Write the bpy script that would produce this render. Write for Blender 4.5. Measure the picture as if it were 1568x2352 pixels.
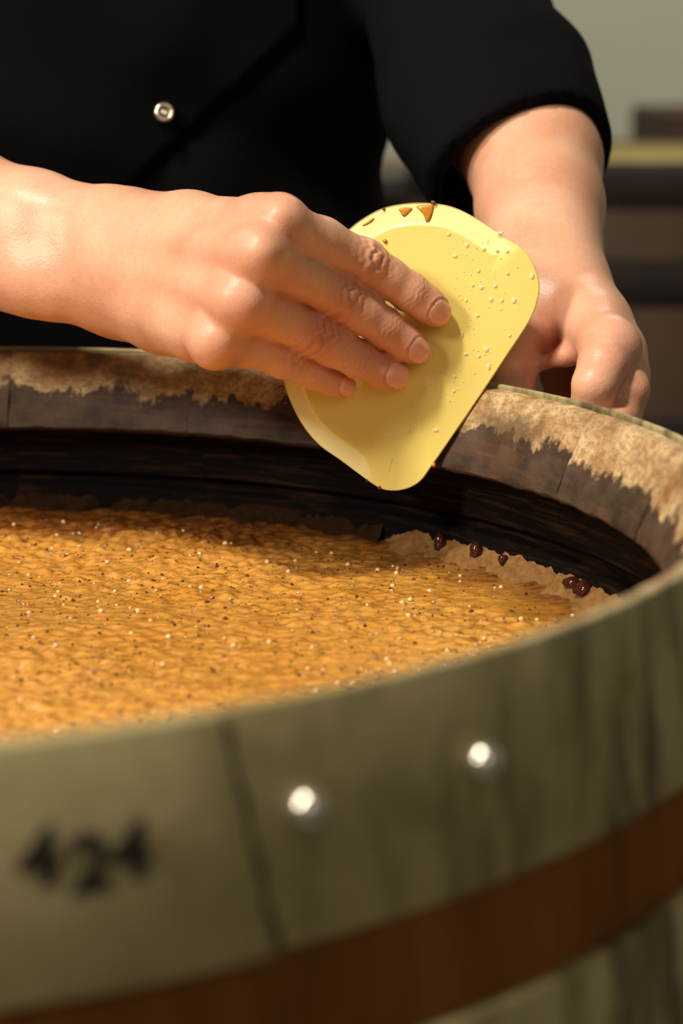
import bpy, bmesh, math, random
import numpy as np
from mathutils import Vector, Matrix
random.seed(7); rng = np.random.default_rng(11)
for o in list(bpy.data.objects): bpy.data.objects.remove(o)
scene = bpy.context.scene
COL = scene.collection

# ------------------------------------------------------------------ camera
RIM = 0.90                                  # height of the barrel rim above the floor
CAM = np.array([0.17424, -0.69171, RIM + 0.13605])
PITCH, ROLL = math.radians(12.11), math.radians(-0.207)
FPX = 5000.0
_f = np.array([0, math.cos(PITCH), -math.sin(PITCH)])
_r = np.array([1., 0, 0]); _u = np.cross(_r, _f)
_c, _s = math.cos(ROLL), math.sin(ROLL)
CR, CU, CF = _c*_r + _s*_u, -_s*_r + _c*_u, _f
cam_data = bpy.data.cameras.new('camera'); cam = bpy.data.objects.new('camera', cam_data); COL.objects.link(cam)
cam.matrix_world = Matrix(((CR[0], CU[0], -CF[0], CAM[0]), (CR[1], CU[1], -CF[1], CAM[1]), (CR[2], CU[2], -CF[2], CAM[2]), (0, 0, 0, 1)))
cam_data.sensor_fit = 'VERTICAL'; cam_data.sensor_height = 36.0; cam_data.sensor_width = 24.0
cam_data.lens = FPX/2352*36
cam_data.clip_start = 0.05; cam_data.clip_end = 60
cam_data.dof.use_dof = True; cam_data.dof.focus_distance = 0.865; cam_data.dof.aperture_fstop = 7.4
scene.camera = cam
def at(px, py, d):
    """a point of the place seen at photo pixel (px, py) and depth d metres"""
    return CAM + d*(CF + (px-784)/FPX*CR + (1176-py)/FPX*CU)

# ------------------------------------------------------------------ light
world = bpy.data.worlds.new('world'); scene.world = world; world.use_nodes = True
bg = world.node_tree.nodes['Background']; bg.inputs[0].default_value = (1.0, 0.86, 0.68, 1); bg.inputs[1].default_value = 0.04
def area(name, loc, target, size, power, color, size_y=None):
    l = bpy.data.lights.new(name, 'AREA'); l.energy = power; l.color = color; l.size = size
    if size_y: l.shape = 'RECTANGLE'; l.size_y = size_y
    o = bpy.data.objects.new(name, l); COL.objects.link(o); o.location = loc
    o.rotation_euler = (Vector(target)-Vector(loc)).to_track_quat('-Z', 'Y').to_euler(); return o
area('ceiling_lamp', (-0.55, -0.55, 2.75), (0.1, 0.15, 0.9), 0.2, 40, (1.0, 0.90, 0.74))
area('fill_lamp', (0.7, -2.1, 2.2), (0.1, 0.2, 0.9), 1.2, 7, (1.0, 0.88, 0.70))
area('soft_key_lamp', (-1.45, -1.15, 2.15), (0.1, 0.2, 0.9), 0.4, 42, (1.0, 0.89, 0.74))  # soft key light from the front left, unseen, no fixture
area('ceiling_lamp', (0.8, 2.6, 2.9), (0.8, 3.2, 0.9), 1.2, 44, (1.0, 0.95, 0.82))
scene.view_settings.view_transform = 'Standard'; scene.view_settings.look = 'None'
scene.view_settings.exposure = 0.1; scene.view_settings.gamma = 1.0; scene.view_settings.use_curve_mapping = False

# ------------------------------------------------------------------ helpers
def link_mesh(name, verts, faces, mat=None, parent=None, smooth=True, mats=None):
    me = bpy.data.meshes.new(name)
    me.from_pydata([tuple(map(float, v)) for v in verts], [], faces if isinstance(faces, list) else faces.tolist()); me.update()
    if smooth: me.polygons.foreach_set('use_smooth', [True]*len(me.polygons))
    o = bpy.data.objects.new(name, me); COL.objects.link(o)
    if mat: me.materials.append(mat)
    if parent is not None: o.parent = parent
    return o
def thing(name, label, cat, loc=(0, 0, 0), group=None):
    o = bpy.data.objects.new(name, None); COL.objects.link(o); o.location = loc; o.empty_display_size = .05
    o['label'] = label; o['category'] = cat
    if group: o['group'] = group
    return o
def tag(o, label, cat, group=None):
    o['label'] = label; o['category'] = cat
    if group: o['group'] = group
    return o
def copy_tree(o, parent=None):
    c = o.copy(); COL.objects.link(c)
    if parent is not None: c.parent = parent
    for ch in list(o.children): copy_tree(ch, c)
    return c
class NT:
    def __init__(s, name):
        s.m = bpy.data.materials.new(name); s.m.use_nodes = True; s.t = s.m.node_tree; s.n = s.t.nodes
        s.b = s.n['Principled BSDF']; s.tc = s.n.new('ShaderNodeTexCoord')
    def l(s, a, b): s.t.links.new(a, b)
    def set(s, **k):
        for a, v in k.items(): s.b.inputs[a.replace('_', ' ')].default_value = v
    def mapping(s, scale=(1, 1, 1), src='Object', rnd=0):
        m = s.n.new('ShaderNodeMapping'); s.l(s.tc.outputs[src], m.inputs[0]); m.inputs['Scale'].default_value = scale
        if rnd:
            oi = s.n.new('ShaderNodeObjectInfo'); c = s.n.new('ShaderNodeMath'); c.operation = 'MULTIPLY'; c.inputs[1].default_value = rnd
            s.l(oi.outputs['Random'], c.inputs[0]); s.l(c.outputs[0], m.inputs['Location'])
        return m.outputs[0]
    def noise(s, vec, scale, detail=4, rough=.55, dist=0, out='Fac'):
        n = s.n.new('ShaderNodeTexNoise'); s.l(vec, n.inputs['Vector']); n.inputs['Scale'].default_value = scale
        n.inputs['Detail'].default_value = detail; n.inputs['Roughness'].default_value = rough; n.inputs['Distortion'].default_value = dist
        return n.outputs[out]
    def voro(s, vec, scale, feature='F1'):
        n = s.n.new('ShaderNodeTexVoronoi'); s.l(vec, n.inputs['Vector']); n.inputs['Scale'].default_value = scale; n.feature = feature
        return n.outputs['Distance']
    def ramp(s, fac, stops, interp='LINEAR'):
        r = s.n.new('ShaderNodeValToRGB'); s.l(fac, r.inputs[0]); r.color_ramp.interpolation = interp
        e = r.color_ramp.elements
        while len(e) < len(stops): e.new(.5)
        for q, (p, c) in zip(e, stops):
            q.position = p; q.color = (*c, 1) if isinstance(c, tuple) else (c, c, c, 1)
        return r.outputs[0]
    def mix(s, fac, a, b, mode='MIX'):
        m = s.n.new('ShaderNodeMix'); m.data_type = 'RGBA'; m.blend_type = mode
        for i, v in ((0, fac), (6, a), (7, b)):
            if hasattr(v, 'is_linked') or hasattr(v, 'links'): s.l(v, m.inputs[i])
            else: m.inputs[i].default_value = v if i == 0 else (*v, 1)
        return m.outputs[2]
    def math(s, op, a, b=0.0, clamp=False):
        m = s.n.new('ShaderNodeMath'); m.operation = op; m.use_clamp = clamp
        for i, v in enumerate((a, b)):
            if hasattr(v, 'links'): s.l(v, m.inputs[i])
            else: m.inputs[i].default_value = v
        return m.outputs[0]
    def attr(s, name):
        a = s.n.new('ShaderNodeAttribute'); a.attribute_name = name; return a.outputs['Fac']
    def sep(s, vec, i):
        n = s.n.new('ShaderNodeSeparateXYZ'); s.l(vec, n.inputs[0]); return n.outputs[i]
    def bump(s, h, strength, dist=.001):
        b = s.n.new('ShaderNodeBump'); s.l(h, b.inputs['Height']); b.inputs['Strength'].default_value = strength
        b.inputs['Distance'].default_value = dist; s.l(b.outputs[0], s.b.inputs['Normal']); return b
    def color(s, c): s.l(c, s.b.inputs['Base Color'])
def srgb(r, g, b):
    return tuple(((v/255+.055)/1.055)**2.4 if v > 10 else v/255/12.92 for v in (r, g, b))

# ------------------------------------------------------------------ materials
def mat_wood_inside():
    m = NT('stave_wood')
    v = m.mapping(rnd=7.0)
    pos = m.tc.outputs['Object']; z = m.sep(pos, 2)
    # worn bleached band along the top edge, ragged lower border
    ang = m.mapping(scale=(30, 30, 14), rnd=9.0)
    n1 = m.noise(ang, 1.0, 7, .62)
    n3 = m.noise(m.mapping(scale=(150, 150, 90), rnd=5.), 1.0, 6, .7)
    edge = m.math('ADD', m.math('MULTIPLY', m.math('SUBTRACT', n1, .5), .050), m.math('MULTIPLY', m.math('SUBTRACT', n3, .5), .014))
    zz = m.math('ADD', m.math('SUBTRACT', z, RIM-0.0135), edge)
    band = m.ramp(m.math('ADD', m.math('MULTIPLY', zz, 480), .5), [(0, 0.0), (1, 1.0)])
    grain = m.noise(m.mapping(scale=(330, 330, 620), rnd=3.), 1.0, 6, .7)
    blot = m.noise(v, 60, 5, .6)
    blotB = m.noise(m.mapping(rnd=2.), 24, 4, .6)
    pale = m.mix(m.ramp(blot, [(.32, 0.0), (.66, 1.0)]), srgb(140, 100, 56), srgb(212, 186, 142))
    pale = m.mix(m.ramp(grain, [(.42, 0.0), (.56, 1.0)]), m.mix(.55, pale, srgb(110, 72, 36)), pale)
    pale = m.mix(m.ramp(blotB, [(.54, 0.0), (.64, .8)]), pale, srgb(92, 74, 52))
    dark = m.mix(m.ramp(blot, [(.35, 0.0), (.75, 1.0)]), srgb(40, 28, 22), srgb(84, 68, 54))
    dark = m.mix(m.ramp(m.noise(m.mapping(scale=(40, 40, 420), rnd=4.), 1.0, 5, .6), [(.5, 0.0), (.8, .5)]), dark, srgb(108, 78, 52))
    dark = m.mix(m.ramp(blotB, [(.6, 0.0), (.78, .7)]), dark, srgb(98, 56, 30))
    # below the chime: wet wood, with the undercut's shade painted in black
    soak_shade = m.ramp(m.math('ADD', m.math('MULTIPLY', m.math('SUBTRACT', z, RIM-0.0335), 400), .5), [(0, 1.0), (1, 0.0)])
    out = m.attr('outside')
    c = m.mix(band, dark, pale)
    soak_shade_col = m.mix(m.ramp(m.noise(m.mapping(scale=(30, 30, 500), rnd=6.), 1.0, 4, .6), [(.5, 0.0), (.72, 1.0)]), srgb(10, 7, 6), srgb(48, 28, 16))
    c = m.mix(soak_shade, c, soak_shade_col)
    outer = m.mix(m.ramp(m.noise(m.mapping(scale=(60, 60, 4), rnd=6.), 1.0, 4, .6), [(.3, 0.0), (.7, 1.0)]), srgb(108, 66, 34), srgb(148, 94, 50))
    c = m.mix(out, c, outer)
    m.color(c); m.set(Roughness=.62)
    m.l(m.ramp(soak_shade, [(0, .62), (1, .8)]), m.b.inputs['Roughness'])
    m.l(m.ramp(soak_shade, [(0, .4), (1, .08)]), m.b.inputs['Specular IOR Level'])
    m.bump(m.math('ADD', grain, m.math('MULTIPLY', blot, .6)), .55, .0012)
    return m.m
def mat_hoop(name='galvanised_steel', dark=1.0):
    m = NT(name)
    v = m.tc.outputs['Object']
    b = m.noise(v, 22, 5, .6); s = m.noise(m.mapping(scale=(75, 75, 16)), 1.0, 4, .6)
    c = m.mix(m.ramp(b, [(.35, 0.0), (.65, 1.0)]), tuple(x*dark for x in srgb(160, 148, 106)), tuple(x*dark for x in srgb(190, 178, 134)))
    xx = m.sep(v, 0)
    side = m.ramp(xx, [(.14, 0.0), (.26, 1.0)])
    st = m.math('MULTIPLY', m.ramp(s, [(.45, 0.0), (.60, .85)]), side)
    c = m.mix(st, c, tuple(x*dark for x in srgb(78, 66, 44)))
    c = m.mix(m.ramp(m.noise(v, 40, 3, .5), [(.60, 0.0), (.75, .5)]), c, tuple(x*dark for x in srgb(124, 98, 54)))
    m.color(c); m.set(Metallic=.35, Roughness=.5)
    m.bump(m.noise(v, 240, 4), .15, .0006)
    return m.m
def mat_plain(name, col, rough=.5, metal=0., **k):
    m = NT(name); n = m.noise(m.tc.outputs['Object'], k.pop('nscale', 60), 4)
    a = k.pop('var', .25); m.color(m.mix(n, tuple(c*(1-a) for c in col), tuple(min(1, c*(1+a)) for c in col)))
    m.set(Roughness=rough, Metallic=metal)
    bs = k.pop('bump', 0)
    if bs: m.bump(m.noise(m.tc.outputs['Object'], k.pop('bscale', 300), 4), bs, k.pop('bdist', .0005))
    m.set(**k); return m.m
def mat_skin():
    m = NT('skin'); v = m.tc.outputs['Object']
    red = m.attr('red'); nail = m.attr('nail'); cre = m.attr('crease'); lun = m.attr('nail_edge')
    big = m.noise(v, 45, 3, .5); fine = m.noise(v, 420, 4, .6)
    c = m.mix(m.ramp(big, [(.3, 0.0), (.7, 1.0)]), srgb(214, 156, 126), srgb(229, 181, 152))
    c = m.mix(m.ramp(m.noise(v, 90, 4, .6), [(.5, 0.0), (.8, .35)]), c, srgb(206, 128, 98))
    c = m.mix(m.ramp(fine, [(.35, 0.12), (.6, 0.0)]), c, srgb(170, 104, 70))
    c = m.mix(m.math('MULTIPLY', red, .75), c, srgb(205, 108, 82))
    c = m.mix(m.math('MULTIPLY', cre, .38), c, srgb(150, 86, 56))
    c = m.mix(nail, c, srgb(236, 172, 152))
    c = m.mix(lun, c, srgb(240, 208, 184))
    m.color(c); m.set(Subsurface_Weight=.13, Subsurface_Scale=.003, Roughness=.38, Specular_IOR_Level=.45)
    m.b.inputs['Subsurface Radius'].default_value = (1.0, .35, .18)
    m.l(m.ramp(nail, [(0, .40), (1, .24)]), m.b.inputs['Roughness'])
    h = m.math('ADD', m.voro(v, 900), m.math('MULTIPLY', fine, .8))
    h = m.math('MULTIPLY', h, m.math('SUBTRACT', 1.0, nail))
    m.bump(h, .15, .0004)
    return m.m
def mat_cloth(name, col):
    m = NT(name); v = m.tc.outputs['Object']
    w = m.n.new('ShaderNodeTexWave'); m.l(v, w.inputs['Vector']); w.inputs['Scale'].default_value = 330; w.wave_type = 'BANDS'; w.bands_direction = 'DIAGONAL'
    w.inputs['Distortion'].default_value = 1.5
    m.color(m.mix(m.noise(v, 25, 3), tuple(c*.8 for c in col), tuple(c*1.25 for c in col)))
    m.set(Roughness=.95, Specular_IOR_Level=.05); m.bump(m.math('ADD', w.outputs['Fac'], m.noise(v, 600, 3)), .25, .0004)
    return m.m
def mat_scraper():
    m = NT('yellow_plastic'); v = m.tc.outputs['Object']
    n = m.noise(v, 30, 3); c = m.mix(n, srgb(229, 211, 112), srgb(236, 221, 128))
    c = m.mix(m.attr('rim'), c, srgb(248, 240, 172))
    m.color(c); m.set(Roughness=.42, Subsurface_Weight=.12, Subsurface_Scale=.003)
    m.b.inputs['Subsurface Radius'].default_value = (1, .8, .3)
    m.bump(m.noise(v, 900, 3, .6), .18, .0004); return m.m
def mat_mash():
    m = NT('mash_liquid'); v = m.tc.outputs['Object']
    a = m.noise(v, 24, 4, .6); b = m.noise(m.mapping(scale=(150, 260, 150)), 1.0, 5, .7, .6); f = m.noise(m.mapping(scale=(420, 620, 420)), 1.0, 4, .7)
    c = m.mix(m.ramp(a, [(.3, 0.0), (.7, 1.0)]), srgb(198, 138, 54), srgb(216, 158, 74))
    c = m.mix(m.ramp(a, [(.56, 0.0), (.70, .5)]), c, srgb(178, 110, 34))
    c = m.mix(m.ramp(b, [(.34, .8), (.46, 0.0)]), c, srgb(158, 92, 28))
    c = m.mix(m.ramp(f, [(.33, .9), (.42, 0.0)]), c, srgb(84, 44, 18))
    c = m.mix(m.ramp(b, [(.62, 0.0), (.8, .3)]), c, srgb(222, 172, 98))
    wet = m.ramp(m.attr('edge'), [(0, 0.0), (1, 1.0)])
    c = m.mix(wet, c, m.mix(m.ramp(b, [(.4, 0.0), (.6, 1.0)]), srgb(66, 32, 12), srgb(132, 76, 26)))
    m.color(c); m.set(Roughness=.22, Specular_IOR_Level=.5, Subsurface_Weight=.1, Subsurface_Scale=.003, IOR=1.36, Coat_Weight=.8, Coat_Roughness=.06)
    m.bump(m.math('ADD', m.math('MULTIPLY', b, .5), m.math('MULTIPLY', f, .6)), .7, .0010); return m.m
def mat_glass(name, col=(1, 1, 1), rough=.02):
    m = NT(name); m.set(Roughness=rough, IOR=1.33); m.b.inputs['Transmission Weight'].default_value = 1.0
    m.color(m.mix(m.noise(m.tc.outputs['Object'], 50), col, col)); return m.m
M_WOOD = mat_wood_inside(); M_HOOP = mat_hoop(); M_SKIN = mat_skin()
M_BLACK = mat_cloth('black_twill', srgb(15, 15, 17)); M_TROUSER = mat_cloth('charcoal_cloth', srgb(30, 30, 32))
M_SCR = mat_scraper(); M_MASH = mat_mash(); M_DROP = mat_plain('water_drop', srgb(250, 244, 196), .05, var=.01)
M_DROP.node_tree.nodes['Principled BSDF'].inputs['Alpha'].default_value = .6
M_RESIDUE = mat_plain('brown_residue', srgb(196, 132, 34), .35, var=.35, nscale=500, bump=.4)
M_CRUMB = mat_plain('dark_crumb', srgb(112, 64, 30), .5, var=.4, nscale=900, bump=.5)
M_RIVET = mat_plain('bright_rivet_steel', srgb(250, 244, 226), .24, .92)
M_SNAP = mat_plain('snap_metal', srgb(214, 204, 182), .25, .95)
M_SNAPD = mat_plain('snap_hollow', srgb(20, 18, 16), .5)
M_STAMP = mat_plain('stamp_ink', srgb(34, 28, 22), .6)
M_LAP_SHADE = mat_plain('lap_shade', srgb(52, 42, 26), .8, var=.3)
M_LEES = mat_plain('wet_lees', srgb(40, 25, 14), .9, Specular_IOR_Level=.02, var=.6, nscale=260, bump=.5, bscale=380, bdist=.001)
M_GRAIN = mat_plain('wet_dark_grain', srgb(58, 26, 16), .12, var=.5, nscale=200)
M_HUSK = mat_plain('husk', srgb(96, 58, 28), .35, var=.6, nscale=100)
M_FOAM = mat_plain('tan_residue', srgb(122, 88, 48), .7, Specular_IOR_Level=.15, var=.7, nscale=320, bump=.8, bscale=420, bdist=.001)
M_WALL = mat_plain('painted_wall', srgb(174, 176, 160), .85, var=.04, nscale=3)
M_FLOOR = mat_plain('concrete_floor', srgb(96, 88, 76), .7, var=.2, nscale=6, bump=.2, bscale=60)
M_CEIL = mat_plain('ceiling_paint', srgb(170, 166, 150), .9, var=.05, nscale=3)

# ------------------------------------------------------------------ smooth implicit surfaces
class Field:
    def __init__(s, lo, hi, h):
        s.lo = np.array(lo, float); s.h = h; s.n = np.ceil((np.array(hi)-s.lo)/h).astype(int)+1
        s.D = np.full(s.n, 1.0, np.float32)
        s.ax = [(s.lo[i]+np.arange(s.n[i])*h).astype(np.float32) for i in range(3)]
    def box(s, lo, hi):
        a = np.clip(np.floor((np.array(lo)-s.lo)/s.h).astype(int), 0, s.n); b = np.clip(np.ceil((np.array(hi)-s.lo)/s.h).astype(int)+1, 0, s.n)
        return tuple(slice(a[i], b[i]) for i in range(3))
    def pts(s, sl):
        return s.ax[0][sl[0]][:, None, None], s.ax[1][sl[1]][None, :, None], s.ax[2][sl[2]][None, None, :]
    def blank(s): return np.full(s.n, 1.0, np.float32)
    def cap(s, G, a, b, ra, rb, k, flat=None):
        """union a tapered capsule into G; flat=(axis, factor) squashes it along a direction"""
        a = np.array(a, float); b = np.array(b, float); R = max(ra, rb)+k+3*s.h
        if flat: R *= 1.0/min(1, flat[1])
        sl = s.box(np.minimum(a, b)-R, np.maximum(a, b)+R)
        X, Y, Z = s.pts(sl)
        if X.size == 0 or Y.size == 0 or Z.size == 0: return
        ab = b-a; L = max(float(ab@ab), 1e-12)
        dx, dy, dz = X-a[0], Y-a[1], Z-a[2]
        t = np.clip((dx*ab[0]+dy*ab[1]+dz*ab[2])/L, 0, 1)
        qx, qy, qz = dx-t*ab[0], dy-t*ab[1], dz-t*ab[2]
        if flat:
            n = np.array(flat[0], float); n /= np.linalg.norm(n); w = qx*n[0]+qy*n[1]+qz*n[2]; e = (1/flat[1]-1)
            qx, qy, qz = qx+w*e*n[0], qy+w*e*n[1], qz+w*e*n[2]
        d = np.sqrt(qx*qx+qy*qy+qz*qz)-(ra+(rb-ra)*t)
        G[sl] = smin(G[sl], d.astype(np.float32), k)
    def chain(s, G, pts, k):
        for (a, ra), (b, rb) in zip(pts[:-1], pts[1:]): s.cap(G, a, b, ra, rb, k)
    def mesh(s):
        D = s.D; ins = D < 0
        c = np.zeros(np.array(D.shape)-1, np.uint8)
        for i in (0, 1):
            for j in (0, 1):
                for k in (0, 1):
                    c += ins[i:D.shape[0]-1+i, j:D.shape[1]-1+j, k:D.shape[2]-1+k]
        cells = np.argwhere((c > 0) & (c < 8)); idx = np.full(c.shape, -1, np.int32); idx[tuple(cells.T)] = np.arange(len(cells))
        P = np.zeros((len(cells), 3)); N = np.zeros(len(cells))
        cor = [(i, j, k) for i in (0, 1) for j in (0, 1) for k in (0, 1)]
        for a in cor:
            for ax in range(3):
                if a[ax]: continue
                b = list(a); b[ax] = 1
                va = D[cells[:, 0]+a[0], cells[:, 1]+a[1], cells[:, 2]+a[2]]; vb = D[cells[:, 0]+b[0], cells[:, 1]+b[1], cells[:, 2]+b[2]]
                m = (va < 0) != (vb < 0); t = va[m]/(va[m]-vb[m])
                q = np.tile(np.array(a, float), (m.sum(), 1)); q[:, ax] += t
                P[m] += q; N[m] += 1
        V = s.lo+(cells+P/N[:, None])*s.h
        F = []
        for ax in range(3):
            o = [(1, 2), (2, 0), (0, 1)][ax]
            sa = [slice(None)]*3; sb = [slice(None)]*3; sa[ax] = slice(0, -1); sb[ax] = slice(1, None)
            A = ins[tuple(sa)]; B = ins[tuple(sb)]; e = np.argwhere(A != B)
            ok = (e[:, o[0]] > 0) & (e[:, o[1]] > 0) & (e[:, o[0]] < D.shape[o[0]]-1) & (e[:, o[1]] < D.shape[o[1]]-1); e = e[ok]
            fl = A[tuple(e.T)]
            def ID(d0, d1):
                q = e.copy(); q[:, o[0]] += d0; q[:, o[1]] += d1; return idx[tuple(q.T)]
            Q = np.stack([ID(-1, -1), ID(0, -1), ID(0, 0), ID(-1, 0)], 1)
            Q[~fl] = Q[~fl][:, ::-1]; F.append(Q)
        return V, np.concatenate(F)
def smin(a, b, k):
    if k <= 0: return np.minimum(a, b)
    h = np.maximum(k-np.abs(a-b), 0)/k
    return np.minimum(a, b)-h*h*k*.25
def unit(v): v = np.array(v, float); return v/np.linalg.norm(v)
def vnormals(V, F):
    n = np.cross(V[F[:, 2]]-V[F[:, 0]], V[F[:, 3]]-V[F[:, 1]]); N = np.zeros_like(V)
    for i in range(4): np.add.at(N, F[:, i], n)
    return N/(np.linalg.norm(N, axis=1)[:, None]+1e-12)
def fast_mesh(name, V, F, mat, parent=None, attrs=None):
    me = bpy.data.meshes.new(name); me.vertices.add(len(V)); me.vertices.foreach_set('co', V.astype(np.float32).ravel())
    n = len(F); me.loops.add(n*4); me.loops.foreach_set('vertex_index', F.astype(np.int32).ravel())
    me.polygons.add(n); me.polygons.foreach_set('loop_start', np.arange(0, n*4, 4, dtype=np.int32))
    me.polygons.foreach_set('use_smooth', np.ones(n, bool)); me.update(calc_edges=True); me.validate()
    for k, v in (attrs or {}).items():
        a = me.attributes.new(k, 'FLOAT', 'POINT'); a.data.foreach_set('value', v.astype(np.float32))
    me.materials.append(mat); o = bpy.data.objects.new(name, me); COL.objects.link(o)
    if parent is not None: o.parent = parent
    return o
def field2(n, size, sigma, seed):
    """tileable smooth random field n x n over `size` metres with feature size sigma (x, y)"""
    r = np.random.default_rng(seed).standard_normal((n, n)); f = np.fft.fftfreq(n, size/n)
    g = np.exp(-2*(math.pi**2)*((f[:, None]*sigma[0])**2+(f[None, :]*sigma[1])**2))
    o = np.fft.ifft2(np.fft.fft2(r)*g).real; return o/o.std()

# ------------------------------------------------------------------ the room
def slab(name, lo, hi, mat):
    lo, hi = np.array(lo), np.array(hi)
    v = [(x, y, z) for x in (lo[0], hi[0]) for y in (lo[1], hi[1]) for z in (lo[2], hi[2])]
    f = [(0, 1, 3, 2), (4, 6, 7, 5), (0, 4, 5, 1), (2, 3, 7, 6), (0, 2, 6, 4), (1, 5, 7, 3)]
    o = link_mesh(name, v, f, mat, smooth=False); o['kind'] = 'structure'; return o
slab('floor', (-3.5, -2.6, -.1), (3.5, 4.2, 0), M_FLOOR)
slab('ceiling', (-3.5, -2.6, 3.0), (3.5, 4.2, 3.1), M_CEIL)
slab('wall_back', (-3.5, 4.2, -.1), (3.5, 4.3, 3.1), M_WALL)
slab('wall_left', (-3.6, -2.6, -.1), (-3.5, 4.3, 3.1), M_WALL)
slab('wall_right', (3.5, -2.6, -.1), (3.6, 4.3, 3.1), M_WALL)

# ------------------------------------------------------------------ the open barrel
RO = 0.2968
def outer_r(z):                              # stave outside radius at depth z below the rim (z <= 0)
    z = max(z, -.9-z); t = min(1, max(0, -z/0.45)); return RO + 0.026*(1-(1-t)**2)
def stave_profile(full=True):
    inner = [(.2925, -.0004), (.2905, -.0035), (.2860, -.012), (.2820, -.021), (.2790, -.0285), (.2785, -.0315), (.2800, -.0330), (.2860, -.0350),
             (.2915, -.0400), (.2940, -.0470), (.2940, -.0545), (.2960, -.0560), (.2985, -.0570), (.2985, -.0600), (.2940, -.0612), (.2935, -.0680), (.2940, -.078)]
    inner += [(outer_r(z)-.020, z) for z in (-.10, -.16, -.26, -.36, -.45, -.54, -.64, -.74, -.80, -.86)]
    outer = [(outer_r(z), z) for z in (-.87, -.80, -.72, -.60, -.45, -.30, -.20, -.12, -.07, -.03, -.0)]
    return inner, outer
def build_barrel(root, rimz, nst=24, phase=.05, detail=True, wood=M_WOOD, fill=None):
    inner, outer = stave_profile(); prof = inner+outer; ni = len(inner)
    widths = np.array([1+.22*math.sin(i*2.3)+.12*math.sin(i*5.1) for i in range(nst)]); widths = widths/widths.sum()*2*math.pi
    a = phase
    for s in range(nst):
        a0, a1 = a+.00025, a+widths[s]-.00025; a += widths[s]
        na = 13 if detail else 5; vs = []; out = []
        for j in range(na):
            th = a0+(a1-a0)*j/(na-1)
            for i, (r, z) in enumerate(prof):
                rr, z2 = r, z
                if detail and i < ni:
                    if 3 <= i <= 6:
                        w = math.sin(th*90+s)*.5+math.sin(th*230+2*s)*.35+random.uniform(-.6, .6); z2 += .0007*w; rr -= .0005*w
                    elif i < 3: rr += .00025*math.sin(th*120+i)
                if i >= ni: rr -= .0012*abs(2*j/(na-1)-1)**6
                if detail and (j == 0 or j == na-1) and i < 6: rr += .0001
                vs.append((rr*math.cos(th), rr*math.sin(th), rimz+z2)); out.append(1. if i >= ni-1 and z2 < -.0005 else 0.)
        n = len(prof); fs = []
        for j in range(na-1):
            for i in range(n):
                p, q = j*n+i, j*n+(i+1) % n; fs.append((p, p+n, q+n, q))
        fs.append(tuple(range(n))); fs.append(tuple(range((na-1)*n, na*n))[::-1])
        o = link_mesh('stave', vs, fs, wood, root, smooth=True)
        at_ = o.data.attributes.new('outside', 'FLOAT', 'POINT'); at_.data.foreach_set('value', out)
        md = o.modifiers.new('edge', 'EDGE_SPLIT'); md.split_angle = math.radians(50)
def hoop_mesh(ra, za, rb, zb, rimz, start=None, overlap=0., thick=.0022, slant=0., n=144, dirn=1):
    """steel strap; optional lap joint whose free end lies on the outside"""
    vs = []; tot = 2*math.pi+overlap
    for i in range(n+1):
        t = i/n; 
        for (r, z, q) in ((ra, za, 0), (rb, zb, 1)):
            th = start+dirn*tot*t + (slant*q*(1 if i == 0 else 0))
            lift = 0.
            if overlap: lift = thick*1.15*max(0, min(1, (1-(tot*t/(overlap*1.25)))))**.6 if tot*t < overlap*1.25 else 0.
            for k in (0, 1):
                rr = r+lift+k*thick
                vs.append((rr*math.cos(th), rr*math.sin(th), rimz+z))
    # order per section: 0 in-top, 1 out-top, 2 in-bottom, 3 out-bottom
    fs = []; loop = (0, 1, 3, 2)
    for i in range(n):
        for k in range(4):
            p, q = loop[k], loop[(k+1) % 4]; fs.append((4*i+p, 4*i+q, 4*i+4+q, 4*i+4+p))
    fs.append((0, 2, 3, 1)); fs.append((4*n, 4*n+1, 4*n+3, 4*n+2))
    return vs, fs
def bevel(o, w, seg=2, ang=40):
    b = o.modifiers.new('bevel', 'BEVEL'); b.width = w; b.segments = seg; b.limit_method = 'ANGLE'; b.angle_limit = math.radians(ang)
barrel = thing('wooden_barrel', 'open wooden barrel with grey steel hoops in the foreground, filled with orange brown mash', 'barrel', (0, 0, 0))
build_barrel(barrel, RIM, phase=.15)
JOINT = math.radians(299.6)                  # lap joint of the top hoop faces the camera
HB = 0.3035
vs, fs = hoop_mesh(.2976, .0018, .3030, -.052, RIM, start=JOINT, overlap=math.radians(30), slant=math.radians(1.8), thick=.0024, dirn=-1)
fs = [f_[::-1] for f_ in fs]
top_hoop = link_mesh('hoop', vs, fs, M_HOOP, barrel, smooth=True); bevel(top_hoop, .0008)
top_hoop['label'] = 'broad grey steel top hoop with riveted lap joint and stamped figures'
def hoop_at(z0, z1, name='hoop', th=.003):
    r0, r1 = outer_r(z0)+.0006, outer_r(z1)+.0006
    v, f = hoop_mesh(r0, z0, r1, z1, RIM, start=JOINT+2.6, overlap=.0, thick=th); o = link_mesh(name, v, f, M_HOOP, barrel); bevel(o, .0008); return o
h2 = hoop_at(-.079, -.132, th=.0042); hoop_at(-.215, -.262); hoop_at(-.64, -.687); hoop_at(-.77, -.82); hoop_at(-.85, -.895)
def lathe(prof, n=24, closed_bottom=True):
    vs = []; fs = []
    for j in range(n):
        th = 2*math.pi*j/n
        for r, z in prof: vs.append((r*math.cos(th), r*math.sin(th), z))
    m = len(prof)
    for j in range(n):
        for i in range(m-1):
            a, b = j*m+i, ((j+1) % n)*m+i; fs.append((a, b, b+1, a+1))
    fs.append(tuple(j*m for j in range(n))[::-1]); fs.append(tuple(j*m+m-1 for j in range(n)))
    return vs, fs
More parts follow.
